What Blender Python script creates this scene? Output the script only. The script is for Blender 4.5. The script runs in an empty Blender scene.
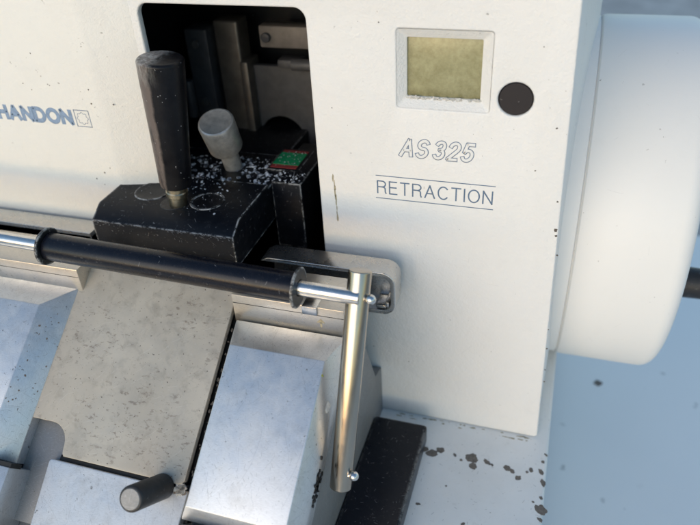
import bpy, bmesh, math, random
from mathutils import Vector, Matrix, noise
random.seed(7)
SC = bpy.context.scene
COL = SC.collection
R = math.radians

# ------------------------------------------------------------------ frames
A35 = R(35.05)
KS = Vector((0, -math.cos(A35), -math.sin(A35)))     # down the slope of the knife holder
KN = Vector((0, -math.sin(A35), math.cos(A35)))      # out of its sloping face
KO = Vector((0, -.045, .2109))
def K(x, s, h):                                       # millimetres on the sloping face -> world metres
    return Vector((x/1000, 0, 0)) + KO + KS*(s/1000) + KN*(h/1000)
def W(x, y, z): return Vector((x/1000, y/1000, z/1000))
WF = Matrix.Identity(3)
KF = Matrix((Vector((1,0,0)), KS, KN))

# ------------------------------------------------------------------ object helpers
ORG = {}
def uvmap(me, F=WF):
    while me.uv_layers: me.uv_layers.remove(me.uv_layers[0])
    uv = me.uv_layers.new(name='UVMap')
    for p in me.polygons:
        n = F @ p.normal
        a = max(range(3), key=lambda i: abs(n[i]))
        i, j = ((1,2),(0,2),(0,1))[a]
        for li in p.loop_indices:
            c = F @ me.vertices[me.loops[li].vertex_index].co
            uv.data[li].uv = (c[i]*1000, c[j]*1000)
def link(name, bm, mat, parent=None, F=WF, ang=32, org=None, smooth=True, label=None):
    if isinstance(bm, bpy.types.Mesh): me = bm; me.name = name
    else:
        me = bpy.data.meshes.new(name); bmesh.ops.recalc_face_normals(bm, faces=bm.faces[:]); bm.to_mesh(me); bm.free()
    me.update(); uvmap(me, F)
    if smooth:
        me.shade_smooth(); me.set_sharp_from_angle(angle=R(ang))
    if isinstance(mat, (list, tuple)):
        for m in mat: me.materials.append(m)
    else: me.materials.clear(); me.materials.append(mat)
    o = bpy.data.objects.new(name, me); COL.objects.link(o)
    g = Vector(org) if org is not None else (ORG[parent.name] if parent else Vector((0,0,0)))
    me.transform(Matrix.Translation(-g)); ORG[o.name] = g
    if parent:
        o.parent = parent; o.location = g - ORG[parent.name]
    else: o.location = g
    if label: o['label'] = label
    return o
def thing(name, label, cat, loc, group=None):
    o = bpy.data.objects.new(name, None); COL.objects.link(o); o.empty_display_size = .01
    o.location = loc; ORG[o.name] = Vector(loc); o['label'] = label; o['category'] = cat
    if group: o['group'] = group
    return o
def tag(o, label, cat): o['label'] = label; o['category'] = cat; return o

def bevel(bm, w, seg=2, ang=25):
    if w <= 0: return bm
    es = [e for e in bm.edges if len(e.link_faces) == 2 and e.calc_face_angle(0) > R(ang)]
    if es: bmesh.ops.bevel(bm, geom=es, offset=w, segments=seg, profile=.5, affect='EDGES', clamp_overlap=True)
    return bm
def hull(pts, bev=.0003, seg=2):
    bm = bmesh.new()
    for p in pts: bm.verts.new(p)
    bmesh.ops.convex_hull(bm, input=bm.verts[:])
    bmesh.ops.delete(bm, geom=[v for v in bm.verts if not v.link_faces], context='VERTS')
    bmesh.ops.dissolve_limit(bm, angle_limit=R(2), verts=bm.verts[:], edges=bm.edges[:])
    return bevel(bm, bev, seg)
def box(x0,x1,y0,y1,z0,z1, bev=.0003, f=W, seg=2):
    return hull([f(x,y,z) for x in (x0,x1) for y in (y0,y1) for z in (z0,z1)], bev, seg)
def join(*bms):
    out = bms[0]
    for b in bms[1:]:
        me = bpy.data.meshes.new('t'); b.to_mesh(me); b.free(); out.from_mesh(me); bpy.data.meshes.remove(me)
    return out
def basis(d):
    d = d.normalized(); u = d.orthogonal().normalized(); return d, u, d.cross(u)
def lathe(p, d, prof, seg=64):                        # prof: (distance along d, radius)
    d, u, v = basis(Vector(d)); bm = bmesh.new(); rings = []
    for t, r in prof:
        c = Vector(p) + d*t
        if r <= 1e-7: rings.append([bm.verts.new(c)])
        else: rings.append([bm.verts.new(c + (u*math.cos(a)+v*math.sin(a))*r) for a in (2*math.pi*i/seg for i in range(seg))])
    for a, b in zip(rings, rings[1:]):
        for i in range(seg):
            j = (i+1) % seg
            if len(a) == 1 and len(b) == 1: continue
            if len(a) == 1: bm.faces.new((a[0], b[i], b[j]))
            elif len(b) == 1: bm.faces.new((a[i], a[j], b[0]))
            else: bm.faces.new((a[i], a[j], b[j], b[i]))
    return bm
def rod(p0, p1, r0, r1=None, b=.0004, seg=64):
    r1 = r0 if r1 is None else r1
    p0, p1 = Vector(p0), Vector(p1); L = (p1-p0).length
    pr = [(0,0)]
    for i in range(5):
        a = i/4*math.pi/2; pr.append((b*(1-math.sin(a)), r0-b+b*math.sin(a)) if False else (b*(1-math.cos(a)), r0-b+b*math.sin(a)))
    for i in range(5):
        a = i/4*math.pi/2; pr.append((L-b+b*math.sin(a), r1-b+b*math.cos(a)))
    pr.append((L,0))
    return lathe(p0, p1-p0, pr, seg)
def ball(c, r, seg=24):
    bm = bmesh.new(); bmesh.ops.create_uvsphere(bm, u_segments=seg, v_segments=seg//2, radius=r, matrix=Matrix.Translation(c)); return bm
def prism(poly, f, t0, t1, bev=.0003, seg=2):         # poly of (a,b); f(a,b,t)->world
    bm = bmesh.new()
    lo = [bm.verts.new(f(a,b,t0)) for a,b in poly]; hi = [bm.verts.new(f(a,b,t1)) for a,b in poly]
    n = len(poly); bm.faces.new(lo[::-1]); bm.faces.new(hi)
    for i in range(n): bm.faces.new((lo[i], lo[(i+1)%n], hi[(i+1)%n], hi[i]))
    return bevel(bm, bev, seg)
def rrect(x0,x1,z0,z1,r,n=6):
    pts = []
    for cx,cz,a0 in ((x1-r,z1-r,0),(x0+r,z1-r,90),(x0+r,z0+r,180),(x1-r,z0+r,270)):
        for i in range(n+1):
            a = R(a0+90*i/n); pts.append((cx+r*math.cos(a), cz+r*math.sin(a)))
    return pts
def curve_plate(loops, f, half, bev):                 # outline with holes -> rounded plate; f(a,b,t)->world
    cu = bpy.data.curves.new('c','CURVE'); cu.dimensions = '2D'; cu.fill_mode = 'BOTH'
    for lp in loops:
        sp = cu.splines.new('POLY'); sp.points.add(len(lp)-1); sp.use_cyclic_u = True
        for p, q in zip(sp.points, lp): p.co = (q[0], q[1], 0, 1)
    cu.extrude = half-bev; cu.bevel_depth = bev; cu.bevel_resolution = 3; cu.offset = -bev
    me = curve_mesh(cu)
    for v in me.vertices: v.co = f(v.co.x, v.co.y, v.co.z)
    bm = bmesh.new(); bm.from_mesh(me); bpy.data.meshes.remove(me)
    bmesh.ops.remove_doubles(bm, verts=bm.verts[:], dist=1e-7)
    return bm
def curve_mesh(cu):
    o = bpy.data.objects.new('t', cu); COL.objects.link(o)
    dg = bpy.context.evaluated_depsgraph_get(); dg.update()
    me = bpy.data.meshes.new_from_object(o.evaluated_get(dg)); bpy.data.objects.remove(o); bpy.data.curves.remove(cu)
    return me
def arc(cx, cy, rx, ry, a0, a1, n=12):
    return [(cx+rx*math.cos(R(a0+(a1-a0)*i/n)), cy+ry*math.sin(R(a0+(a1-a0)*i/n))) for i in range(n+1)]
GLY = {                                                # skeletons: (width, strokes)
 'R': (.62, [[(0,0),(0,1)], [(0,1),(.34,1)]+arc(.34,.76,.25,.24,90,-90)+[(0,.52)], [(.36,.52)]+arc(.40,.36,.16,.14,90,0,5)+[(.57,.12),(.62,0)]]),
 'E': (.54, [[(.54,0),(0,0),(0,1),(.53,1)], [(0,.53),(.49,.53)]]),
 'T': (.62, [[(0,1),(.62,1)], [(.31,1),(.31,0)]]),
 'A': (.68, [[(0,0),(.34,1),(.68,0)], [(.12,.35),(.56,.35)]]),
 'C': (.68, [arc(.36,.5,.36,.5,42,318,26)]),
 'I': (.02, [[(0,0),(0,1)]]),
 'O': (.74, [arc(.37,.5,.37,.5,90,450,32)]),
 'N': (.62, [[(0,0),(0,1),(.62,0),(.62,1)]]),
 'H': (.60, [[(0,0),(0,1)], [(.60,0),(.60,1)], [(0,.53),(.60,.53)]]),
 'D': (.64, [[(0,0),(0,1),(.26,1)]+arc(.26,.5,.38,.5,90,-90,18)+[(0,0)]]),
 'S': (.58, [arc(.29,.745,.27,.255,25,180,12)+arc(.29,.74,.27,.22,180,262,6)[1:]+arc(.29,.27,.29,.25,80,0,8)+arc(.29,.265,.29,.265,0,-158,14)[1:]]),
 '3': (.54, [arc(.26,.76,.24,.24,160,-90,16)+arc(.26,.27,.27,.26,90,-160,16)[0:]]),
 '2': (.54, [arc(.27,.73,.26,.27,170,-30,16)+[(.02,.04),(.02,0),(.55,0)]]),
 '5': (.54, [[(.50,1),(.10,1),(.04,.5)]+arc(.26,.32,.28,.31,125,-155,18)]),
 ' ': (-.16, [])}
def strokes(txt, x0, x1, z0, z1, y, wid, shear=0, gap=.2, lift=0., ext=None, depth=.07):
    ext = wid*.36 if ext is None else ext
    L, X = [], 0
    for c in txt:
        w_, st = GLY[c]
        for q in st:
            q = [(X+a, b) for a, b in q]; run = [q[0]]
            for k in range(1, len(q)):
                run.append(q[k])
                if k < len(q)-1:
                    d1 = Vector((q[k][0]-q[k-1][0], q[k][1]-q[k-1][1])); d2 = Vector((q[k+1][0]-q[k][0], q[k+1][1]-q[k][1]))
                    if d1.length > 1e-6 and d2.length > 1e-6 and d1.angle(d2) > R(38): L.append(run); run = [q[k]]
            L.append(run)
        X += w_+gap
    X -= gap; hz = z1-z0-wid; sx = (x1-x0-wid-shear*hz)/X
    cu = bpy.data.curves.new('s','CURVE'); cu.dimensions = '3D'; cu.bevel_depth = wid/2; cu.bevel_resolution = 3; cu.use_fill_caps = True
    L2 = []
    for q in L:
        q = [Vector((x0+wid/2+a*sx+shear*b*hz, z0+wid/2+b*hz)) for a, b in q]
        q = [p for k, p in enumerate(q) if k == 0 or (p-q[k-1]).length > 1e-5]
        if len(q) > 1 and (q[0]-q[-1]).length > 1e-5:
            q[0] = q[0]+(q[0]-q[1]).normalized()*ext; q[-1] = q[-1]+(q[-1]-q[-2]).normalized()*ext
        L2.append([tuple(p) for p in q])
    for q in L2:
        sp = cu.splines.new('POLY')
        closed = (abs(q[0][0]-q[-1][0])+abs(q[0][1]-q[-1][1])) < 1e-6
        if closed: q = q[:-1]; sp.use_cyclic_u = True
        sp.points.add(len(q)-1)
        for p, (a, b) in zip(sp.points, q): p.co = (a, b, 0, 1)
    me = curve_mesh(cu)
    for v in me.vertices: v.co = W(v.co.x, y-lift-v.co.z*(depth/(wid/2)), v.co.y)
    bm = bmesh.new(); bm.from_mesh(me); bpy.data.meshes.remove(me); return bm
def blotch(bm, c, ux, uy, n, rx, ry, ang=0, t=.00006, rough=.35, k=14):   # irregular thin chip/spot on a surface
    sd = random.random()*100
    top, bot = [], []
    for i in range(k):
        a = 2*math.pi*i/k
        q = 1 + rough*noise.noise(Vector((math.cos(a)*1.4+sd, math.sin(a)*1.4, sd)))*2 + rough*.9*noise.noise(Vector((math.cos(a)*5+sd, math.sin(a)*5, sd+9)))
        x, y = rx*q*math.cos(a), ry*q*math.sin(a)
        x, y = x*math.cos(ang)-y*math.sin(ang), x*math.sin(ang)+y*math.cos(ang)
        p = Vector(c)+ux*x+uy*y
        top.append(bm.verts.new(p+n*t)); bot.append(bm.verts.new(p-n*t))
    bm.faces.new(top); bm.faces.new(bot[::-1])
    for i in range(k): bm.faces.new((bot[i], bot[(i+1)%k], top[(i+1)%k], top[i]))

# ------------------------------------------------------------------ materials
class NT:
    def __init__(s, name):
        s.m = bpy.data.materials.new(name); s.m.use_nodes = True; s.t = s.m.node_tree; s.N = s.t.nodes; s.L = s.t.links
        s.b = s.N['Principled BSDF']; s.tc = s.N.new('ShaderNodeTexCoord')
    def put(s, sock, v):
        if isinstance(v, bpy.types.NodeSocket): s.L.new(v, sock)
        elif v is not None:
            try: sock.default_value = v
            except Exception: sock.default_value = (*v, 1) if len(v) == 3 else v
    def noise(s, scale, det=4, rough=.5, vec=None, dim='3D', dist=0):
        n = s.N.new('ShaderNodeTexNoise'); n.noise_dimensions = dim
        n.inputs['Scale'].default_value = scale; n.inputs['Detail'].default_value = det; n.inputs['Roughness'].default_value = rough
        n.inputs['Distortion'].default_value = dist
        s.L.new(vec or s.tc.outputs['Object'], n.inputs['Vector']); return n.outputs['Fac']
    def ramp(s, v, lo, hi, a=0., b=1.):
        n = s.N.new('ShaderNodeMapRange'); s.put(n.inputs[0], v); n.inputs[1].default_value = lo; n.inputs[2].default_value = hi
        n.inputs[3].default_value = a; n.inputs[4].default_value = b; n.clamp = True; return n.outputs[0]
    def math(s, op, a, b=None, c=None):
        n = s.N.new('ShaderNodeMath'); n.operation = op; s.put(n.inputs[0], a)
        if b is not None: s.put(n.inputs[1], b)
        if c is not None: s.put(n.inputs[2], c)
        return n.outputs[0]
    def mix(s, f, a, b):
        n = s.N.new('ShaderNodeMix'); n.data_type = 'RGBA'; s.put(n.inputs[0], f)
        for k, v in ((6,a),(7,b)):
            s.put(n.inputs[k], v if isinstance(v, bpy.types.NodeSocket) else (*v, 1))
        return n.outputs[2]
    def mapping(s, scale=(1,1,1), rot=(0,0,0), src='UV', vec=None):
        n = s.N.new('ShaderNodeMapping'); n.inputs['Scale'].default_value = scale; n.inputs['Rotation'].default_value = rot
        s.L.new(vec or s.tc.outputs[src], n.inputs['Vector']); return n.outputs[0]
    def bump(s, h, strength, dist=.0002, prev=None):
        n = s.N.new('ShaderNodeBump'); n.inputs['Strength'].default_value = strength; n.inputs['Distance'].default_value = dist
        s.put(n.inputs['Height'], h)
        if prev: s.L.new(prev, n.inputs['Normal'])
        return n.outputs[0]
    def ticks(s, cell, length, width, density, a0=0., spread=6.28, seed=0.):   # short scratches, mm
        mp = s.N.new('ShaderNodeMapping'); mp.inputs['Scale'].default_value = (1/cell,)*3; mp.inputs['Location'].default_value = (seed, seed*1.7, 0)
        s.L.new(s.tc.outputs['UV'], mp.inputs['Vector'])
        # wobble so that scratches bend
        v = s.N.new('ShaderNodeTexVoronoi'); v.voronoi_dimensions = '2D'; v.inputs['Scale'].default_value = 1; v.inputs['Randomness'].default_value = 1
        s.L.new(mp.outputs[0], v.inputs['Vector'])
        sub = s.N.new('ShaderNodeVectorMath'); sub.operation = 'SUBTRACT'; s.L.new(mp.outputs[0], sub.inputs[0]); s.L.new(v.outputs['Position'], sub.inputs[1])
        sep = s.N.new('ShaderNodeSeparateColor'); s.L.new(v.outputs['Color'], sep.inputs[0])
        ang = s.math('MULTIPLY_ADD', sep.outputs[0], spread, a0)
        rt = s.N.new('ShaderNodeVectorRotate'); rt.rotation_type = 'Z_AXIS'; s.L.new(sub.outputs[0], rt.inputs['Vector']); s.L.new(ang, rt.inputs['Angle'])
        xyz = s.N.new('ShaderNodeSeparateXYZ'); s.L.new(rt.outputs[0], xyz.inputs[0])
        ay = s.math('ADD', xyz.outputs[1], s.math('MULTIPLY', s.math('MULTIPLY', xyz.outputs[0], xyz.outputs[0]), .15))
        w = s.ramp(s.math('ABSOLUTE', ay), width/cell*.4, width/cell, 1, 0)
        ln = s.math('MULTIPLY', sep.outputs[1], length/cell)
        l = s.math('LESS_THAN', s.math('ABSOLUTE', xyz.outputs[0]), ln)
        d = s.math('LESS_THAN', sep.outputs[2], density)
        return s.math('MULTIPLY', s.math('MULTIPLY', w, l), d)
    def out(s, col, rough, metal=0, normal=None, **kw):
        s.put(s.b.inputs['Base Color'], col if isinstance(col, bpy.types.NodeSocket) else (*col, 1))
        s.put(s.b.inputs['Roughness'], rough); s.put(s.b.inputs['Metallic'], metal)
        if normal: s.L.new(normal, s.b.inputs['Normal'])
        for k, v in kw.items(): s.put(s.b.inputs[k.replace('_',' ')], v)
        return s.m

def paint_white(name, base=(.80,.785,.755), peel=1., dirt=.5):
    s = NT(name)
    g = s.noise(14, 5, .6); f = s.noise(900, 3, .6)
    c = s.mix(s.ramp(g, .42, .75, 0, .35*dirt), base, (.66,.62,.55))
    c = s.mix(s.ramp(s.noise(60, 6, .7), .56, .78, 0, .35*dirt), c, (.60,.57,.52))
    sp = s.math('MULTIPLY', s.ramp(s.noise(420, 2, .5), .715, .75), s.ramp(s.noise(45, 3, .5), .5, .62))
    c = s.mix(s.math('MULTIPLY', sp, .75), c, (.23,.20,.17))
    sc = s.ticks(16, 4.5, .09, .22, 0, 6.28, 3.1)
    c = s.mix(s.math('MULTIPLY', sc, .28), c, (.42,.41,.40))
    nb = s.bump(s.noise(1150, 2, .5), .45*peel, .0005)
    nb = s.bump(s.noise(330, 3, .5), .4*peel, .0007, nb)
    return s.out(c, s.ramp(f, .3, .7, .40, .52), 0, nb, IOR=1.45)
M = {}
M['panel'] = paint_white('panel_paint')
M['cover'] = paint_white('cover_paint', (.81,.79,.735), .8)
M['wheel'] = paint_white('wheel_plastic', (.80,.79,.76), .15, .25)
def ledge_mat():
    s = NT('ledge_paint')
    c = s.mix(s.ramp(s.noise(22, 6, .65), .45, .75, 0, .45), (.80,.80,.78), (.62,.62,.60))
    c = s.mix(s.ramp(s.noise(150, 5, .7), .6, .75, 0, .4), c, (.5,.5,.48))
    t = s.ticks(6, 1.1, .16, .28); c = s.mix(s.math('MULTIPLY', t, .6), c, (.27,.28,.28))
    sp = s.ramp(s.noise(800, 2, .5), .70, .74); c = s.mix(s.math('MULTIPLY', sp, .5), c, (.25,.24,.22))
    return s.out(c, s.ramp(s.noise(80,4,.6), .3,.7,.38,.55), 0, s.bump(s.noise(700,3,.5), .12, .0003))
M['ledge'] = ledge_mat()
def aluminium(name, base=(.73,.735,.74), scr=.9, rough=(.36,.54), metal=.85, dens=.8, grime=.4):
    s = NT(name)
    t1 = s.ticks(2.6, 1.0, .075, dens, .6, 2.2, .3); t2 = s.math('MAXIMUM', s.ticks(9, 7.5, .05, .7, .9, 1.3, 5.2), s.ticks(13, 11, .045, .7, 1.6, .9, 2.2)); t3 = s.math('MAXIMUM', s.ticks(5, 4.5, .05, .6, 0, 6.28, 9.4), s.ticks(11, 9, .05, .7, .4, 1.4, 6.1))
    fine = s.noise(1, 3, .6, s.mapping((.45, 5.5, 1), (0,0,R(80))), '2D')
    brush = s.noise(1, 2, .5, s.mapping((.12, 14, 1), (0,0,R(6))), '2D')
    c = s.mix(s.ramp(fine, .35, .7, 0, .5), base, tuple(v*.72 for v in base))
    c = s.mix(s.ramp(s.noise(70, 7, .75), .5, .8, 0, grime), c, (.33,.31,.28))
    mo = s.noise(1, 6, .8, s.mapping((.9,1.3,1), (0,0,.8)), '2D'); c = s.mix(s.ramp(mo, .56, .72, 0, .28), c, (.26,.27,.28)); c = s.mix(s.ramp(mo, .44, .30, 0, .22), c, (.74,.76,.78))
    t1 = s.math('MULTIPLY', t1, s.ramp(s.noise(1,3,.6,s.mapping((.07,.07,1)),'2D'),   .34, .56, .3, 1)); c = s.mix(s.math('MULTIPLY', t1, scr*.62), c, (.14,.15,.17)); c = s.mix(s.math('MULTIPLY', t2, scr*.6), c, (.17,.18,.2)); c = s.mix(s.math('MULTIPLY', t3, scr*.65), c, (.85,.87,.9))
    pit = s.math('MULTIPLY', s.ramp(s.noise(600, 3, .6), .66, .70), s.ramp(s.noise(90, 3, .5), .48, .6)); c = s.mix(s.math('MULTIPLY', pit, .8), c, (.14,.13,.12))
    r = s.ramp(s.noise(110, 5, .7), .3, .75, *rough); r = s.math('ADD', r, s.math('MULTIPLY', t1, .15))
    h = s.math('SUBTRACT', s.math('MULTIPLY', brush, .35), s.math('ADD', t1, t2))
    return s.out(c, r, metal, s.bump(h, .25, .00003))
M['alu'] = aluminium('scratched_aluminium')
M['alu_frame'] = aluminium('dirty_aluminium', (.72,.73,.74), .85, (.42,.6), .75, .7, .5)
M['alu_dark'] = aluminium('grey_cast_aluminium', (.30,.30,.30), .5, (.5,.68), .55, .35, .5)
M['alu_bar'] = aluminium('machined_bar', (.66,.61,.54), .35, (.25,.38), .9, .25, .3)  # warm tint in the base colour stands for light reflected from below
M['alu_rail'] = aluminium('rail_aluminium', (.62,.61,.59), .4, (.22,.36), .95, .3, .4)
def plate_mat():
    s = NT('stained_steel_plate')
    c = s.mix(s.ramp(s.noise(40, 5, .6), .35, .7), (.46,.415,.345), (.56,.515,.435))
    c = s.mix(s.ramp(s.noise(1, 6, .65, s.mapping((.11,.11,1)), '2D', .2), .52, .68, 0, .32), c, (.23,.20,.165))
    st = s.math('MULTIPLY', s.ramp(s.noise(1, 5, .7, s.mapping((.22,.42,1), (0,0,.6)), '2D', .1), .58, .66), s.ramp(s.noise(1,2,.5,s.mapping((.035,.035,1)),'2D'), .40, .6))
    c = s.mix(s.math('MULTIPLY', st, .6), c, (.165,.125,.10))
    sp = s.ramp(s.noise(1, 2, .5, s.mapping((.75,.75,1)), '2D'), .735, .76); c = s.mix(s.math('MULTIPLY', sp, .8), c, (.10,.08,.07))
    lt = s.ramp(s.noise(1, 4, .6, s.mapping((.5,.9,1), (0,0,-.5)), '2D'), .64, .74, 0, .35); c = s.mix(lt, c, (.58,.56,.52))
    t1 = s.ticks(7, 4, .08, .4, .2, .8, 2.2); c = s.mix(s.math('MULTIPLY', t1, .35), c, (.75,.74,.7))
    t2 = s.ticks(5, 2, .09, .35, 0, 6.28, 7.7); c = s.mix(s.math('MULTIPLY', t2, .35), c, (.22,.19,.16))
    return s.out(c, s.ramp(s.noise(160,5,.7), .3,.7,.46,.66), .35, s.bump(s.noise(420,5,.7), .22, .0002))
M['plate'] = plate_mat()
def steel(name, base=(.72,.70,.67), r=(.16,.30), axis_scale=(.03,9,1), grime=.25):
    s = NT(name)
    br = s.noise(1, 4, .6, s.mapping(axis_scale), '2D')
    c = s.mix(s.ramp(br, .4, .75, 0, .25), base, tuple(v*.7 for v in base))
    c = s.mix(s.ramp(s.noise(260,6,.75), .56, .72, 0, grime), c, (.20,.17,.14))
    t = s.ticks(4, 2, .07, .4); c = s.mix(s.math('MULTIPLY', t, .4), c, (.25,.24,.22))
    return s.out(c, s.ramp(s.noise(200,4,.6), .3,.7,*r), 1, s.bump(br, .12, .00006))
M['steel'] = steel('bright_steel')
M['lever_steel'] = steel('lever_steel', (.44,.385,.32), (.18,.27), (7,.02,1), .03)
def black(name, base=(.005,.006,.009), r=(.28,.48), wear=.5, edge_wear_glint=.0, spec=.5, wcol=(.34,.33,.33)):
    s = NT(name)
    g = s.noise(1, 5, .7, s.mapping((.25,.6,1)), '2D')
    c = s.mix(s.ramp(g, .58, .8, 0, wear*.2), base, (.12,.115,.115))
    t = s.ticks(3, 1.1, .09, .3*wear); c = s.mix(s.math('MULTIPLY', t, .6), c, wcol)
    sp = s.math('MULTIPLY', s.ramp(s.noise(900,3,.6), .62,.68), s.ramp(s.noise(150,4,.7), .52,.64)); c = s.mix(s.math('MULTIPLY', sp, .7*wear), c, wcol)
    if edge_wear_glint: # bright edges: wear on the head, painted highlights on washer and stop
        ge = s.N.new('ShaderNodeNewGeometry'); bv = s.N.new('ShaderNodeBevel'); bv.samples = 4; bv.inputs['Radius'].default_value = .0013
        dt = s.N.new('ShaderNodeVectorMath'); dt.operation = 'DOT_PRODUCT'; s.L.new(ge.outputs['Normal'], dt.inputs[0]); s.L.new(bv.outputs[0], dt.inputs[1])
        e = s.math('MULTIPLY', s.ramp(dt.outputs['Value'], .998, .95), s.ramp(s.noise(260,7,.85), .46,.54))
        c = s.mix(s.math('MULTIPLY', e, edge_wear_glint), c, (.55,.54,.52))
    return s.out(c, s.ramp(s.noise(150,5,.7), .3,.7,*r), 0, s.bump(s.noise(800,4,.6), .15, .00015), Specular_IOR_Level=spec)
M['head'] = black('worn_black_paint', r=(.30,.5), wear=.8, edge_wear_glint=1.0, spec=.28)
M['tube'] = black('glossy_black_tube', (.005,.006,.011), (.22,.34), .35, spec=.3)
M['stop'] = black('navy_black_anodised', (.004,.006,.012), (.26,.36), .7, edge_wear_glint=.7, spec=.3)  # bright edge colour stands in for the highlight on the chamfer
M['knobblack'] = black('scuffed_black_knob', (.018,.018,.019), (.4,.6), .8)
M['button'] = black('button_black', (.010,.007,.009), (.45,.6), .1)
M['cavity'] = black('cavity_black', (.007,.008,.010), (.4,.6), .1)
M['washer'] = black('dark_washer', (.012,.013,.016), (.3,.45), .5, edge_wear_glint=1., spec=.4, wcol=(.5,.5,.5))  # thin bright rim highlight is painted in as edge colour
def grip_mat():
    s = NT('worn_black_grip')
    ge = s.tc.outputs['Object']
    sx = s.N.new('ShaderNodeSeparateXYZ'); s.L.new(ge, sx.inputs[0])
    base = s.mix(s.ramp(s.noise(160,5,.7), .4,.75), (.004,.004,.006), (.010,.010,.011))
    # bare grey-brown rubbed patch down the left of the grip and a frosted one under the top
    side = s.ramp(s.math('ADD', s.math('MULTIPLY_ADD', sx.outputs[2], -.094, sx.outputs[0]), s.math('MULTIPLY', s.noise(90,4,.6), .004)), .0022, .0008)
    rub = s.math('MULTIPLY', side, s.ramp(s.noise(1,5,.75,s.mapping((150,150,40),(0,0,0),'Object')), .30,.50))
    c = s.mix(s.math('MULTIPLY', rub, .75), base, (.19,.155,.135))
    top = s.math('MULTIPLY', s.ramp(sx.outputs[2], .050,.062), s.math('MULTIPLY', s.ramp(sx.outputs[0], .009,.002), s.ramp(s.noise(1,5,.8,s.mapping((500,500,120),(0,.5,0),'Object')), .42,.6)))
    c = s.mix(s.math('MULTIPLY', top, .75), c, (.48,.47,.44))
    sp = s.ramp(s.noise(700,2,.5), .72,.75); c = s.mix(s.math('MULTIPLY', sp, .7), c, (.5,.5,.5))
    return s.out(c, s.ramp(s.noise(300,5,.7), .3,.7,.26,.5), 0, s.bump(s.noise(1200,4,.6), .25, .0001), Specular_IOR_Level=.24)
M['grip'] = grip_mat()
def simple(name, col, r=.5, metal=0, var=.3, sc=150, bmp=.1, **kw):
    s = NT(name); c = s.mix(s.ramp(s.noise(sc,5,.65), .35,.7,0,1), col, tuple(v*(1-var) for v in col))
    return s.out(c, s.ramp(s.noise(sc*1.6,3,.6), .3,.7,r*.85,r*1.15), metal, s.bump(s.noise(sc*4,3,.6), bmp, .0002), **kw)
M['brass'] = simple('dull_brass', (.45,.38,.26), .35, 1)
M['knobmetal'] = simple('brushed_knob', (.80,.75,.69), .36, .6, .35, 260)
M['column'] = simple('dark_grey_column', (.09,.095,.11), .4, .3)
M['bronze'] = simple('bronze_column', (.17,.155,.14), .42, .6)
M['greypart'] = simple('grey_bracket', (.10,.10,.105), .5, .1)
M['tanpart'] = simple('tan_bracket', (.26,.235,.215), .5, .1)
M['ink'] = simple('blue_ink', (.14,.21,.31), .5, 0, .35, 900)
M['ink2'] = simple('faded_grey_ink', (.20,.26,.36), .5, 0, .35, 900)
M['ink3'] = simple('blue_logo_ink', (.27,.37,.52), .5, 0, .3, 500)
M['green'] = simple('green_sticker', (.0,.36,.13), .4)
M['red'] = simple('red_sticker', (.40,.05,.05), .4)
M['primer'] = simple('chipped_primer', (.20,.175,.15), .7, 0, .5, 600, .5)
M['grime'] = simple('brown_grime', (.47,.41,.28), .7, 0, .5, 500, .4)
M['grime_black'] = simple('black_grease', (.02,.018,.016), .5, 0, .5, 500, .6)
M['speck'] = simple('dark_speck', (.12,.10,.08), .7)
M['chip_white'] = simple('pale_scale', (.62,.60,.55), .6, 0, .4, 700, .5)
M['feet_gap_shade'] = simple('black_feet_and_gap_shade', (.012,.012,.012), .6)  # black of the feet; in the gaps it is painted shade
M['moss'] = simple('yellow_green_lichen', (.34,.36,.06), .8, 0, .4, 900, .5)
M['rust'] = simple('grey_brown_rust', (.24,.19,.155), .75, 0, .5, 700, .4)
M['scuff'] = simple('pale_scuff', (.2,.2,.2), .6, 0, .6, 900, .4)
def lcd():
    s = NT('lcd_glass')
    c = s.mix(s.ramp(s.noise(190,8,.8), .38,.62), (.25,.23,.11), (.36,.34,.185))
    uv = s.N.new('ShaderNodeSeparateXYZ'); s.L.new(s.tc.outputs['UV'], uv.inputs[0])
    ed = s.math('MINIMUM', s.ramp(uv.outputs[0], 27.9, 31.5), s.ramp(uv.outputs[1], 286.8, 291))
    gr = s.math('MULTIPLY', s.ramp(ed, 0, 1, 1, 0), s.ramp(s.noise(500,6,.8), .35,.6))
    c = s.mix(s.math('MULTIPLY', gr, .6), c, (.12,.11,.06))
    return s.out(c, s.ramp(s.noise(300,5,.7), .3,.7,.28,.5), 0, s.bump(s.noise(500,4,.6), .15,.0002), Coat_Weight=.3, Coat_Roughness=.25)
M['lcd'] = lcd()
def wax():
    s = NT('paraffin_flakes'); c = s.mix(s.ramp(s.noise(420,2,.5), .38,.62), (.78,.81,.86), (.10,.115,.145))
    return s.out(c, .35, 0, None, Subsurface_Weight=.0, Alpha=1.)
M['wax'] = wax()
def table_mat():
    s = NT('table_laminate')
    c = s.mix(s.ramp(s.noise(7,5,.6), .4,.7,0,.4), (.86,.85,.83), (.79,.785,.77))
    sp = s.math('MULTIPLY', s.ramp(s.noise(95,2,.5), .70,.73), s.ramp(s.noise(9,2,.5), .46,.6)); c = s.mix(s.math('MULTIPLY', sp, .6), c, (.28,.28,.27))
    return s.out(c, .42, 0, s.bump(s.noise(300,3,.5), .05, .0004))
M['table'] = table_mat()
def ground_mat():
    s = NT('weathered_concrete')
    c = s.mix(s.ramp(s.noise(6,7,.7), .42,.6), (.40,.39,.37), (.55,.54,.51)); c = s.mix(s.ramp(s.noise(60,5,.7), .5,.75,0,.5), c, (.16,.155,.145))
    return s.out(c, .85, 0, s.bump(s.noise(80,6,.7), .5, .004))
M['ground'] = ground_mat()

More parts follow.
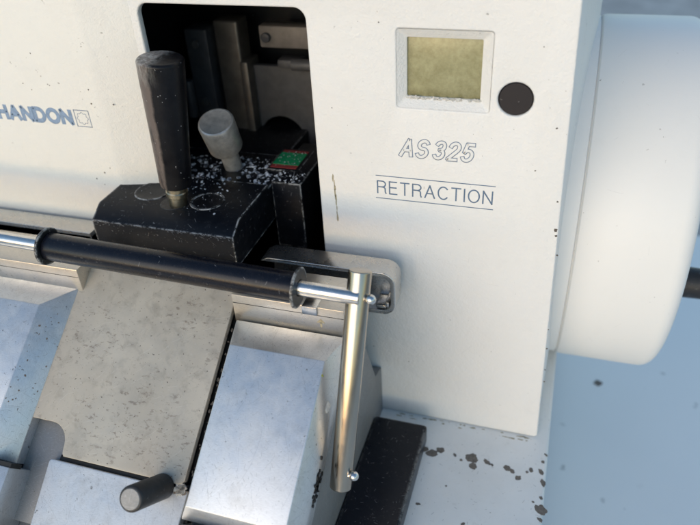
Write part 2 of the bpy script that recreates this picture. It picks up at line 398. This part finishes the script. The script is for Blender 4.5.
# ------------------------------------------------------------------ setting
o = link('table_top', box(-600,620,-650,404, -25,0, .003, seg=3), M['table']); o['kind'] = 'structure'
bm = bmesh.new(); bmesh.ops.create_grid(bm, x_segments=8, y_segments=8, size=30, matrix=Matrix.Translation((0,0,-.72)))
o = link('ground', bm, M['ground'], smooth=False); o['kind'] = 'structure'

bm = bmesh.new(); blotch(bm, W(145.9,158.6,.1), Vector((1,0,0)), Vector((0,1,0)), Vector((0,0,1)), .0032, .0030, t=.0002, k=20, rough=.25)
tag(link('dirt_spot', bm, M['primer'], org=W(145.9,158.6,0)), 'small brown dirt spot on the pale table below the handwheel', 'dirt')
# ------------------------------------------------------------------ microtome
MT = thing('microtome', 'cream white painted microtome housing with a small display and a dark opening', 'microtome', (0,.05,0))
def PZ(a, b, t): return W(a, 2.0-t, b)                 # plates standing in the front plane; outer face at y=0 for half=2
def edge_x(z): return 93.6+(328.1-z)*.0331
outer = [(-240,100.2),(99.6,100.2),(101.0,101.6),(edge_x(362),362),(-240,362)]
disp = rrect(25.0,63.3,283.3,315.8,1.2,4)
disp_i = rrect(28.4,59.0,286.9,311.6,.6,4)
opening = rrect(-91.3,-12.9,150,322.6,5.2,8)
hole = [(73.4+6.95*math.cos(2*math.pi*i/56), 289.7+6.95*math.sin(2*math.pi*i/56)) for i in range(56)]
fp = link('front_panel', curve_plate([outer, opening, disp, hole], PZ, 2.0, .9), M['panel'], MT)
# side housing, drafted outwards to the back
link('side_housing', hull([W(edge_x(z)-.6+d*(106.3-edge_x(z))/158, 8.6+d, z) for z in (100.5, 361) for d in (0, 155)]
     + [W(107.5, 240, 100.5), W(107.5,240,361), W(20,8.6,100.5), W(20,8.6,361), W(20,240,100.5), W(20,240,361)], .001, 3), M['panel'], MT)
link('panel_return', prism([(edge_x(100.6)-3.2,100.6),(edge_x(100.6)-.8,100.6),(edge_x(361)-.8,361),(edge_x(361)-3.2,361)], PZ, -1.6, -7.2, .0003), M['panel'], MT)
# left cover with its oblique facet
cov = prism([(-260,-6),(-120,-6),(-118.2,-5.85),(-116.4,-5.45),(-91.9,1.2),(-91.9,1.9),(-96,-.6),(-260,-.6)], lambda a,b,t: W(a,b,t), 202.5, 362, .0004)
cv = link('left_cover', cov, M['cover'], MT)
# cavity behind the opening
cav = join(box(-134,12,116,119,150,350), box(-137,-134,4.2,119,150,350), box(12,15,4.2,119,150,350), box(-134,12,4.4,116,347,350), box(-134,12,4.4,116,150,153))
link('cavity_lining', cav, M['cavity'], MT)
# base with the ledge
bs = box(-260,107.6,-260,240,12,99.8,.0018,seg=4)
bse = link('base', bs, M['ledge'], MT)
for fx in (-220, 80):
    for fy in (-220, 200): link('foot', rod(W(fx,fy,0), W(fx,fy,12.5), .012), M['feet_gap_shade'], MT)
# display recess: four sloping faces and the glass
bm = bmesh.new(); a = [bm.verts.new(W(x,.35,z)) for x,z in disp]; b = [bm.verts.new(W(x,4.0,z)) for x,z in disp_i]; c_ = [bm.verts.new(W(x,5.2,z)) for x,z in disp_i]
for u, v in ((a,b),(b,c_)):
    for i in range(len(u)): j = (i+1)%len(u); bm.faces.new((u[i],u[j],v[j],v[i]))
DS = link('display_bezel', bm, M['panel'], MT)
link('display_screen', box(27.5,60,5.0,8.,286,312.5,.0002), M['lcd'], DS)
bm = bmesh.new()
for i in range(70):
    x = random.uniform(28.5,60); blotch(bm, W(x, 3.3+random.random()*.8-.2, 286.2+random.random()*.9), Vector((1,0,0)), Vector((0,.5,.86)), Vector((0,-.86,.5)), .0006*random.random()+.0003, .0004, t=.0003, k=7)
link('display_dust', bm, M['chip_white'], DS)['kind'] = 'stuff'
link('button', lathe(W(73.4,4,289.7), (0,-1,0), [(0,0),(0,.00675),(.0030,.00675),(.0034,.0064),(.0034,0)], 64), M['button'], MT)
# lettering
def lbl(name, bm, mat): return link(name, bm, mat, MT, smooth=False)
ml = lbl('model_lettering', strokes('AS 325', 25.4, 59.6, 260.3, 269.8, 0, 1.95, shear=.24, gap=.34, ext=.6, depth=.035), M['ink2'])
link('lettering_fill', strokes('AS 325', 25.4+.33, 59.6-.33, 260.3+.33, 269.8-.33, 0, 1.29, shear=.24, gap=.34, lift=.045, ext=.27, depth=.04), M['panel'], ml, smooth=False)
lbl('word_lettering', strokes('RETRACTION', 15.2, 67.6, 241.1, 247.9, 0, .66, gap=.27), M['ink'])
lbl('lettering_rules', join(box(14.8,68.4,-.06,.05,250.1,250.5,0), box(14.6,68.0,-.06,.05,238.6,239.0,0)), M['ink'])
lbl('maker_lettering', strokes('SHANDON', -189.5, -136.6, 264.8, 273.4, -6.0, 2.25, gap=.27), M['ink3'])
# square emblem with a toothed ring
bm = join(box(-135.2,-126.6,-6.08,-5.9,273.0,273.35,0), box(-135.2,-126.6,-6.08,-5.9,264.6,264.95,0), box(-135.2,-134.85,-6.08,-5.9,264.6,273.3,0), box(-126.95,-126.6,-6.08,-5.9,264.6,273.3,0))
n = 64
def gear(i, k): 
    a = 2*math.pi*i/n; r = 3.0+.35*math.cos(8*a)+k; return W(-130.9+r*math.cos(a), -6.08, 269.0+r*math.sin(a))
for i in range(n):
    q = [gear(i,-.28), gear(i+1,-.28), gear(i+1,0), gear(i,0)]
    bm.faces.new([bm.verts.new(p) for p in q])
lbl('emblem', bm, M['ink2'])
# marks in the paint
X_, Y_, Z_ = Vector((1,0,0)), Vector((0,1,0)), Vector((0,0,1))
bm = bmesh.new()
def spot(x, z, r, y=0, asp=1.): blotch(bm, W(x,y,z), X_, Z_, -Y_, r/1000, r*asp/1000, random.random()*3, t=.00005)
for x,z,r in SPOTS if 'SPOTS' in globals() else []: spot(x,z,r)
for x,z,r in ((-133,236,.35),(-129,233,.25),(-127,240,.4),(-123,243,.25),(-123,284,.4),(-123.4,277,.4),(-112,277,.4),(-150,300,.3),(-160,285,.3),(-156,282,.25)): spot(x, z, r, -6.0 if x < -120 else -6.0+( x+116)*.27 if x>-116 else -6)
for x,z,r in ((-4,281,.25),(90.5,279,.45),(82,311,.22),(94.6,246,.4),(95.5,232,.8),(95.9,229,.5),(97.5,219,.45),(98.6,176,.35),(99.2,164,.4),(99.9,150,.3),(100.2,142,.45),(84,259.5,.3),(30,140,.3),(12,330,.3),(18,318,.3)): spot(x,z,r)
for i in range(45): spot(random.uniform(-2,93), random.uniform(105,335), random.uniform(.05,.14))
link('paint_specks', bm, M['speck'], MT)['kind'] = 'stuff'
bm = bmesh.new()
for i in range(26):
    x = random.uniform(22, 98); blotch(bm, W(x, random.uniform(-1.6,-.6) - (2 if random.random()<.25 else 0), 99.8), X_, Y_, Z_, random.uniform(.0004,.002), random.uniform(.0002,.0005), t=.00003)

for i in range(9): blotch(bm, W(-5.6+.10*i+random.uniform(-.2,.2), 0, 247-i*2.7), X_, Z_, -Y_, random.uniform(.00025,.0005), random.uniform(.0012,.0022), t=.00003, rough=.2)
link('grime_line', bm, M['grime'], MT)['kind'] = 'stuff'
bm = bmesh.new()
CH = CHIPS = [((432,453),3.0,2.3),((440,450),2.5,2.),((425,449),2.3,1.8),((472,458),3.3,3.2),((473,466),1.9,2.2),((487,462),1.2,2.3),((492,465),.7,1.),((507,468),1.8,1.8),((512,471),1.2,1.6),((518,478),1.8,1.3),((531,470),1.1,1.6),((527,472),.7,.8),((541,472),1.2,2.),((543,483),1.2,2.2),((541,498),.9,1.1),((541,510),2.4,3.),((540,520),1.,1.5),((461,460),.8,.8),((455,455),.8,1.1),((418,504),1.4,.7),((543,462),.9,1.),((546,455),.7,1.1),((533,502),.6,.7),((463,524),1.2,.8),((446,486),.5,.5)]
LP = {}
def led(u, v):                                        # a point of the photograph on the ledge, in millimetres
    f=680.49; c=(350,262.5); r=Vector(((u-c[0])/f,(v-c[1])/f,1))
    m=Matrix(((0.95448913,0.12772728,-0.26951112),(0.29403004,-0.55439252,0.77858543),(-0.04996835,-0.8223957,-0.56671729)))
    d=m@r; t=(.0998-.39268388)/d.z; return Vector((.09163378,-.26471905,.39268388))+d*t
for (u,v),rx,ry in CH:
    bm = bmesh.new(); blotch(bm, led(u,v), X_, Y_, Z_, rx*.95/1000, ry*1.0/1000, random.random(), t=.00007, rough=.2, k=30)
    link('paint_chip', bm, M['primer'], MT)
# mechanism seen through the opening
link('guide_column', box(-119,-105,80,98,170,288,.001), M['column'], MT)
link('bronze_column', join(box(-99,-84,78,92,170,294,.0015,seg=3), box(-85,-80,76,92,170,272,.001)), M['bronze'], MT)
link('upper_bracket', box(-72.5,-12,80,90,279.5,291.5,.001), M['tanpart'], MT)
link('bracket_block', join(box(-62,-48,76,86,269.5,274.5,.0015), box(-40,-20,78,86,264,271,.001)), M['greypart'], MT)
link('grey_cam_plate', curve_plate([[(-82,204),(-80.5,204)]+[(-66.5+14*math.cos(R(180-a)), 224+14*math.sin(R(180-a))) for a in range(0,181,12)]+[(-52.5,204),(-20,204),(-20,268),(-82,268)]], lambda a,b,t: W(a,86-t,b), 2, .5), M['greypart'], MT)
for x,z in ((-68,285.5),(-18,285.5)): link('screw', join(rod(W(x,80,z), W(x,77.5,z), .0026), box(x-2.2,x+2.2,77.2,77.6,z-.3,z+.3,0)), M['column'], MT)
link('roller_pin', rod(W(-52,74,273), W(-34,74,273), .0032), M['greypart'], MT)
link('guide_pin', rod(W(-116,70,240), W(-116,70,262), .0030), M['column'], MT)
for x,z in ((-112,280),(-112,246)): link('screw', rod(W(x,80,z), W(x,78,z), .0024), M['greypart'], MT)
link('side_bracket', box(-22,-19,30,80,190,244,.001), M['cavity'], MT)

# ------------------------------------------------------------------ handwheel
HW = thing('handwheel', 'large smooth white handwheel drum on the right side of the housing', 'handwheel', (.13,.122,.1888))
Rw = .0998; bw = .0078
pr = [(0,0),(0,Rw-.002),(.001,Rw-.0005),(.003,Rw)]
L_ = .0528
for i in range(9):
    a = i/8*math.pi/2; pr.append((L_-bw+bw*math.sin(a), Rw-bw+bw*math.cos(a)))
pr += [(L_,.07),(L_-.006,.066),(L_-.006,.02),(L_-.001,.018),(L_-.001,0)]
link('drum', lathe(Vector((.1055,.122,.1888)), (1,0,0), pr, 160), M['wheel'], HW)
link('rim_collar', lathe(Vector((.0935,.122,.1888)), (1,0,0), [(0,Rw-.012),(0,Rw-.0012),(.0115,Rw-.0008),(.0121,Rw-.002),(.0121,Rw-.012)], 160), M['wheel'], HW)
link('hub_shaft', rod(Vector((.095,.122,.1888)), Vector((.106,.122,.1888)), .02), M['wheel'], HW)
ch = link('crank_handle', rod(W(156,98,147), W(205,98,147), .0095,.0085,.002), M['knobblack'], HW)
link('crank_spindle', rod(W(148,98,147), W(158,98,147), .005), M['steel'], ch)

# ------------------------------------------------------------------ specimen head
SH = thing('specimen_head', 'worn black specimen clamp block reaching out of the opening above the roller', 'specimen clamp', (-.08,.01,.205))
yz = [(-24.5,234),(-33,228.8),(-33.3,214),(-30,212.5),(46,212.5),(46,232),(9.8,232),(9.5,234)]
def HB(a,b,t): return W(t,a,b)
bm = prism(yz, HB, -119.5, -44.2, .0005, 2)
SB = link('clamp_block', bm, M['head'], SH)
bm = bmesh.new()
for i in range(70):
    x_ = random.uniform(-118.5,-45); q_ = random.random()
    blotch(bm, W(x_, -33.05-.2*q_, 228.4-5*q_**2.5), X_, Z_, -Y_, random.uniform(.0001,.0009)*(1-q_*.6), random.uniform(.0001,.00035), random.gauss(0,.3), t=.00004, rough=.5, k=9)
link('scuffs', bm, M['scuff'], SH)['kind'] = 'stuff'
link('arm', box(-112,-50,46.2,114,204,231,.0008), M['head'], SH)
link('side_block', box(-44,-28,13,60,196,234,.0007), M['head'], SH)
def ring(c, r0, r1, dz, mat, nm):
    bm = lathe(Vector(c), (0,0,1), [(0,r1),(dz,r1-.0002),(dz,r0+.0002),(0,r0)], 56); return link(nm, bm, mat, SH)
link('round_insert', lathe(W(-66.5,-12.5,233.9), (0,0,1), [(0,.0086),(.00045,.0084),(.00045,.0076),(.0002,.0074),(.00025,.0),], 64), M['head'], SH)
link('round_insert', lathe(W(-98.5,-9,233.9), (0,0,1), [(0,.0094),(.0006,.0090),(.0005,.0082),(.0002,.006),(.00018,0)], 64), M['head'], SH)
link('lever_hole_shade', lathe(W(-82,-17.5,233.9), (0,0,1), [(0,.0068),(.0003,.0066),(.0003,.0)], 48), M['cavity'], SH)  # flat black disc painted as the dark hole around the lever
# clamping lever
p0, p1 = W(-78.3,-18,244.5), W(-72.6,-18,305.5)
ax = (p1-p0).normalized(); Lh = (p1-p0).length
LV = link('ferrule', join(rod(p0-ax*.0125, p0+ax*.002, .0042, .0050, .0005), lathe(p0-ax*.006, ax, [(0,.0042),(.001,.0052),(.003,.0052),(.004,.0044)], 40)), M['brass'], SH)
pr = [(0,0),(0,.0060),(.0008,.0071),(.003,.0075),(.03,.0087),(Lh-.008,.0099),(Lh-.0014,.0101)]
for i in range(1,9):
    a = i/8*math.pi/2; pr.append((Lh-.0014+.0014*math.sin(a), .0101-.0016*(1-math.cos(a))))
pr += [(Lh+.0004,.005),(Lh+.0006,0)]
gp = lathe(p0, ax, pr, 72)
link('handle', gp, M['grip'], LV, org=p0)
# silver knob
q0, q1, q2 = W(-71.4,28,230), W(-71.0,22,246.5), W(-69.8,12.4,266.6)
KB = link('knob_stem', rod(q0, q1, .0047), M['knobmetal'], SH)
link('knob', lathe(q1, (q2-q1), [(-.0015,0),(-.001,.006),(0,.0082),(.001,.0088),(.0178,.0092),(.0190,.0088),(.0193,.0080),(.0190,.0070),(.0188,0)], 56), M['knobmetal'], KB)
link('sticker_plate', box(-52,-34,25.5,51,231,234.2,.0005), M['head'], SH)
ST = link('sticker', box(-50.6,-36.2,28,48.6,234.2,234.4,0), M['red'], SH, label='red edged green sticker')
link('sticker_centre', box(-50.62,-36.18,31.5,45.5,234.35,234.55,0), M['green'], ST)
# paraffin flakes
bm = bmesh.new()
def flake(x,y,z,s):
    n = Vector((random.gauss(0,.35), random.gauss(0,.35), 1)).normalized(); _, u, v = basis(n); k = random.choice((4,5,6)); a0 = random.random()*6
    pts = [u*math.cos(a0+6.283*i/k)*s*random.uniform(.5,1.1)+v*math.sin(a0+6.283*i/k)*s*random.uniform(.4,1.) for i in range(k)]
    t = [bm.verts.new(Vector((x,y,z))+p+n*s*.22) for p in pts]; b = [bm.verts.new(Vector((x,y,z))+p-n*s*.22) for p in pts]
    bm.faces.new(t); bm.faces.new(b[::-1])
    for i in range(k): bm.faces.new((b[i],b[(i+1)%k],t[(i+1)%k],t[i]))
for i in range(500):
    x, y = random.uniform(-101,-46)/1000, random.uniform(10.5,40)/1000
    if noise.noise(Vector((x*90,y*90,2))) < -.12: continue
    flake(x, y, .2323+random.random()*.0008, random.choice((.0002,.0003,.0004,.0006,.0009,.0013)))
for i in range(90):
    flake(random.uniform(-44,-29)/1000, random.uniform(12.8,24)/1000, .2343, random.choice((.0002,.0004,.0007)))
for i in range(90):
    flake(random.uniform(-50,-37)/1000, random.uniform(28,47)/1000, .2347, random.choice((.0001,.0002,.0004)))
    flake(random.gauss(-74,8)/1000, min(8.5,random.gauss(0,8))/1000, .2343, random.choice((.0002,.0003,.0007)))
for i in range(46):
    flake(random.uniform(-118,-46)/1000, random.uniform(-24,8)/1000, .2343, random.choice((.0001,.0002,.0003)))
for x,y in ((-58,17),(-63,15),(-53,20),(-67,12)): flake(x/1000,y/1000,.2332,.0017)
o = link('paraffin_flakes', bm, M['wax'], smooth=False, org=W(-74,20,224)); o['kind'] = 'stuff'; o['label'] = 'pale paraffin flakes scattered on the black clamp block behind its lever'; o['category'] = 'flakes'

# ------------------------------------------------------------------ knife holder
KH = thing('knife_holder', 'scratched aluminium knife holder with a sloping stained plate and side blocks', 'knife holder', (-.05,-.06,.1))
# body below the sloping face
Kp = lambda s,h: (K(0,s,h).y*1000, K(0,s,h).z*1000)
body = [Kp(6,-10), Kp(150,-10), (K(0,150,-10).y*1000, 99.9), (-.6,99.9), (-.6,132.5), (-12,136.5), (-27,170), (-27,203)]
bm = prism(body, lambda a,b,t: W(t,a,b), -250, 14.6, .0008, 2)
link('body', bm, M['alu_dark'], KH)
def block(x0,x1,s0,s1,h, cl,cr,ct,cb, bev=.00035):     # chamfered block on the sloping face
    return hull([K(x,s,-9.9) for x in (x0,x1) for s in (s0,s1)]+[K(x,s,0) for x in (x0,x1) for s in (s0,s1)]+[K(x,s,h) for x in (x0+cl,x1-cr) for s in (s0+ct,s1-cb)], bev, 2)
link('side_plate', block(-35.2,16.4,15.2,100.3,10.5, 4.9,4.1,13.2,5.6), M['alu'], KH, F=KF, label='scratched aluminium block right of the stained plate')
# the left block ends in a shallow scallop; a second block follows below it
link('side_plate', block(-230,-119.2,12.6,95.2,10.5, 5,9.6,13.0,.6), M['alu'], KH, F=KF, label='scratched aluminium block left of the stained plate')
# lower blocks
link('lower_plate', hull([K(x,s,h) for x in (-230,-114.5) for s in (96.8,150) for h in (-9.9,9.6)], .0005), M['alu'], KH, F=KF)
link('lower_plate', block(-34.6,16.2,102.2,150,8.5, 3,3,1,1), M['alu'], KH, F=KF)
# front plate below the stained plate
link('front_plate', curve_plate([[(-36.2,89.8),(-36.2,150),(-103,150),(-103,120)]+[(-101.6+1.6*math.sin(R(a))-1.4, 91.4-1.6*math.cos(R(a))) for a in (-90,-60,-30,0)]+[(-99,89.8)]], lambda a,b,t: K(a,b,-3.4+t), 2.2, .5), M['alu_frame'], KH, F=KF)
link('gap_shade', join(box(-101,-36.0,87.3,90.6,-9.9,-3.2,.0002,K), box(-39.5,-34.8,4,102,-9.9,-5.5,.0002,K)), M['feet_gap_shade'], KH)  # black strips put the shade of the open gaps into colour
link('scallop_seam', join(*[box(-230+115.5*i/12*1.0, -230+115.5*(i+1)/12, 95.0, 97.0, 2, 9.0,0,K) for i in range(12)]), M['feet_gap_shade'], KH)  # black strips painted as shade in the gap between the left blocks
# stained steel plate with its rounded notch, corners from the photograph
pl = [(-119.4,-3),(-38.6,-3),(-38.4,86.0),(-39.6,87.4),(-41,87.8),(-97.6,87.8)]
pl += [(-98.6+.0,86.6)] + [(-108.2+9.4*math.cos(R(a))-.2, 84.2-9.6*math.sin(R(a))) for a in range(0,91,10)] + [(-119.4,74.6)]
link('pressure_plate', curve_plate([pl[::-1]], lambda a,b,t: K(a,b,-1.5+t), 1.5, .35), M['plate'], KH, F=KF)
# debris in the groove
bm = bmesh.new()
for i in range(80):
    s = random.uniform(18,99); x = random.uniform(-38.3,-35.0)
    blotch(bm, K(x,s,-4.8+random.random()*1.5), X_, KS, KN, random.uniform(.0002,.0007), random.uniform(.0002,.0008), t=.0003, k=8)
for i in range(34):
    blotch(bm, K(-40+random.gauss(0,1.3), 89.5+random.gauss(0,.7), -1.6), X_, KS, KN, random.uniform(.0005,.0014), random.uniform(.0004,.001), t=.0005, k=8)
link('groove_debris', bm, M['primer'], KH)['kind'] = 'stuff'
bm = bmesh.new()
for i in range(26):
    blotch(bm, K(-39.2+random.gauss(0,1.0), 89.6+random.gauss(0,.9), -.9), X_, KS, KN, random.uniform(.0006,.0016), random.uniform(.0005,.0012), t=.0006, k=8)
for i in range(60):
    t = random.random(); blotch(bm, K(-102.3+random.gauss(0,.35), 90+t*26, -2.2), X_, KS, KN, random.uniform(.0003,.0008), random.uniform(.0003,.0009), t=.0003, k=8)
link('pale_scale', bm, M['chip_white'], KH)['kind'] = 'stuff'
bm = bmesh.new()
for i in range(40): blotch(bm, W(16.5, 0, 0)+ (K(0,76+random.gauss(0,3.6),-4+random.gauss(0,1.8))), KS, KN, X_, random.uniform(.0004,.0012), random.uniform(.0004,.0011), t=.0004, k=9)
link('grease_patch', bm, M['grime_black'], KH)['kind'] = 'stuff'
link('groove_floor', box(-119.4,-101,70,118,-9.95,-5,.0006,K), M['alu_dark'], KH, F=KF)
for c, m_, a_, b_ in ((K(11.3,34,10.0), 'moss', .0016, .0011), (K(15.4,45,2.6), 'chip_white', .0011, .0024)):
    bm = bmesh.new(); blotch(bm, c, (X_*.75-KN*.66) if m_ != 'moss' else X_, KS, (KN*.75+X_*.66) if m_ != 'moss' else KN, a_, b_, t=.0004, k=14)
    link('lichen_spot' if m_ == 'moss' else 'pale_chip', bm, M[m_], KH)
# front bars either side of the plate
for x0,x1 in ((-240,-116.5),(-36.6,15.4)):
    B = link('crossbar', box(x0,x1,-56,-33,199,215.2,.0004), M['alu_bar'], KH)
    link('bar_groove', box(x0+.3,x1-.3,-56.06,-55.5,210.7,211.0,0), M['feet_gap_shade'], B)
link('bar_tab', box(-3.2,3.6,-57.2,-50,211.4,215.6,.0003), M['steel'], KH)
e_ = (X_*.676-KN*.737); n_ = (X_*.737+KN*.676)         # rust on the inner chamfer of the left block
bm = bmesh.new()
for i in range(34):
    s_ = random.choice((random.gauss(33,5), random.gauss(62,7), random.uniform(26,92))); u_ = random.random()*.85+.05
    if not 27 < s_ < 93: continue
    blotch(bm, K(-128.8+9.6*u_, s_, 10.5*(1-u_)), e_, KS, n_, random.uniform(.0001,.0005), random.uniform(.0001,.0006), t=.00003, rough=.35)
link('rust_spots', bm, M['rust'], KH)['kind'] = 'stuff'
bm = bmesh.new()                                       # stamped arrow
for q in ([(4.2,204.6),(5.1,204.6),(5.1,207.2),(4.2,207.2)],[(2.6,207.0),(6.7,207.0),(4.65,209.4)]):
    bm.faces.new([bm.verts.new(W(x,-56.03,z)) for x,z in q])
link('arrow_mark', bm, M['grime'], KH, smooth=False)
# rail behind with its rounded, hollow right end
def rail(x0, x1, rounded, slant):
    r = 12.0; zc = 199.6; cr = 6.5; w_ = 2.3; r2 = r-w_; c2 = cr-w_+.6
    if rounded:
        arc = [(x1-cr+cr*math.cos(R(a)), zc+r-cr+cr*math.sin(R(a))) for a in range(90,-1,-10)]+[(x1-cr+cr*math.cos(R(a)), zc-r+cr+cr*math.sin(R(a))) for a in range(0,-91,-10)]
        arc2 = [(x1-w_-c2+c2*math.cos(R(a)), zc-r2+c2+c2*math.sin(R(a))) for a in range(-90,1,15)]+[(x1-w_-c2+c2*math.cos(R(a)), zc+r2-c2+c2*math.sin(R(a))) for a in range(0,91,15)]
    else:
        arc = [(x1,zc+r),(x1,zc-r)]; arc2 = [(x1,zc-r2),(x1,zc+r2)]
    out = [(x0+slant,zc+r)]+arc+[(x0,zc-r),(x0,zc-r2)]+arc2+[(x0,zc+r2)]
    c = curve_plate([out], lambda a,b,t: W(a,-15-t,b), 6.0, .4)
    back = curve_plate([[(x0+slant+.5,zc+r-.6)]+[(p[0]-.5,zc+(p[1]-zc)*.96) for p in arc]+[(x0+.5,zc-r+.6)]], lambda a,b,t: W(a,-10.5-t,b), 1.5, .2)
    return join(c, back)
RL = link('rail', rail(-38.5,28.4,True,4), M['alu_rail'], KH)
link('catch', join(box(18.5,25.0,-20.5,-12,190.5,192.6,.0007), box(23.2,25.2,-20.5,-12,190.6,194.6,.0006)), M['alu_rail'], RL)
link('rail', rail(-245,-134.5,False,0), M['alu_rail'], KH)
link('inner_rod', rod(W(-36,-28,203), W(17,-28,203), .0035), M['steel'], KH)
link('inner_rod', rod(W(-240,-28,203), W(-138,-28,203), .0035), M['steel'], KH)
# clamp screw on the front plate
ns = (KN*.93+Vector((0,-1,0))*.37).normalized(); b0 = K(-47.5,89.5,-2)
CS = link('clamp_screw', rod(b0+ns*.001, b0+ns*.0255, .0053,.0052,.0010), M['knobblack'], KH)
link('screw_tip', lathe(b0+ns*.0253, ns, [(0,.0042),(.0005,.0040),(.0006,0)], 40), M['alu_dark'], CS)

# knife guard roller: a thing of its own (it swings on its lever)
RA, RBZ = -65.5, 232.2
GR = thing('knife_guard', 'black guard roller on a steel rod with washers and a steel hanging lever', 'knife guard', (-.06,-.0655,.2322))
def RP(x, dz=0): return W(x, RA, RBZ+dz)
def tilt(x): return 4.2*(-(x+60))/120                   # the rod lies a little higher at its left end
def P(x): return W(x, RA, 234.6-(x+118)/118*2.6)
link('axle', rod(P(-260), P(26), .0031), M['steel'], GR)
TB = link('roller_tube', rod(P(-117), P(-.6), .0062,b=.0005), M['tube'], GR)
for x in (-118.6,-.4):
    link('washer', lathe(P(x), P(1)-P(0), [(0,.0035),(0,.0080),(.0002,.0084),(.0010,.0084),(.0012,.0081),(.0012,.0035)], 56), M['washer'], GR)
l0, l1 = Vector((.0245,-.0590,.2400)), Vector((.0232,-.0965,.1545))
LL = link('lever', rod(l0, l1, .0047,.0046,.0005), M['lever_steel'], GR)
link('lever_pin', ball(P(30.2), .0021), M['steel'], LL)
link('lever_pin', join(ball(l1+Vector((.0058,.0012,.0075)), .0021), rod(l1+Vector((.0,.0012,.0075)), l1+Vector((.0055,.0012,.0075)), .0012)), M['steel'], LL)

# black stop block on the ledge
tag(link('stop_block', box(14.9,44.0,-110,-16.5,99.9,112.0,.0016,seg=4), M['stop'], org=W(29,-60,99.9)), 'flat navy black metal block lying on the ledge beside the knife holder', 'block')

# ------------------------------------------------------------------ light
w = bpy.data.worlds.new('World'); SC.world = w; w.use_nodes = True
nt = w.node_tree; sky = nt.nodes.new('ShaderNodeTexSky'); sky.sky_type = 'NISHITA'; sky.sun_disc = False
sdir = Vector((-.24,-.93,.17)).normalized()             # towards the sun
el = math.asin(sdir.z); az = math.atan2(sdir.x, sdir.y)
sky.sun_elevation = el; sky.sun_rotation = az; sky.air_density = 1.1; sky.dust_density = .3; sky.ozone_density = 2.2
bg = nt.nodes['Background']; bg.inputs[1].default_value = .15; nt.links.new(sky.outputs[0], bg.inputs[0])
sl = bpy.data.lights.new('sun','SUN'); sl.energy = 1.0; sl.angle = R(60); sl.color = (1,.85,.72)
so = bpy.data.objects.new('sun', sl); COL.objects.link(so); so.rotation_euler = sdir.to_track_quat('Z','Y').to_euler(); so.location = (0,0,2)

# ------------------------------------------------------------------ camera
cam = bpy.data.cameras.new('camera'); co = bpy.data.objects.new('camera', cam); COL.objects.link(co)
m = Matrix(((0.95448913,-0.12772728,0.26951112,.09163378),(0.29403004,0.55439252,-0.77858543,-.26471905),(-0.04996835,0.8223957,0.56671729,.39268388),(0,0,0,1)))
co.matrix_world = m
cam.sensor_width = 36; cam.lens = 680.49/700*36; cam.clip_start = .01; cam.clip_end = 200
cam.dof.use_dof = True; cam.dof.focus_distance = .30; cam.dof.aperture_fstop = 9
SC.camera = co
SC.render.engine = 'CYCLES'
SC.view_settings.view_transform = 'Standard'; SC.view_settings.look = 'None'; SC.view_settings.exposure = .83; SC.view_settings.gamma = 1
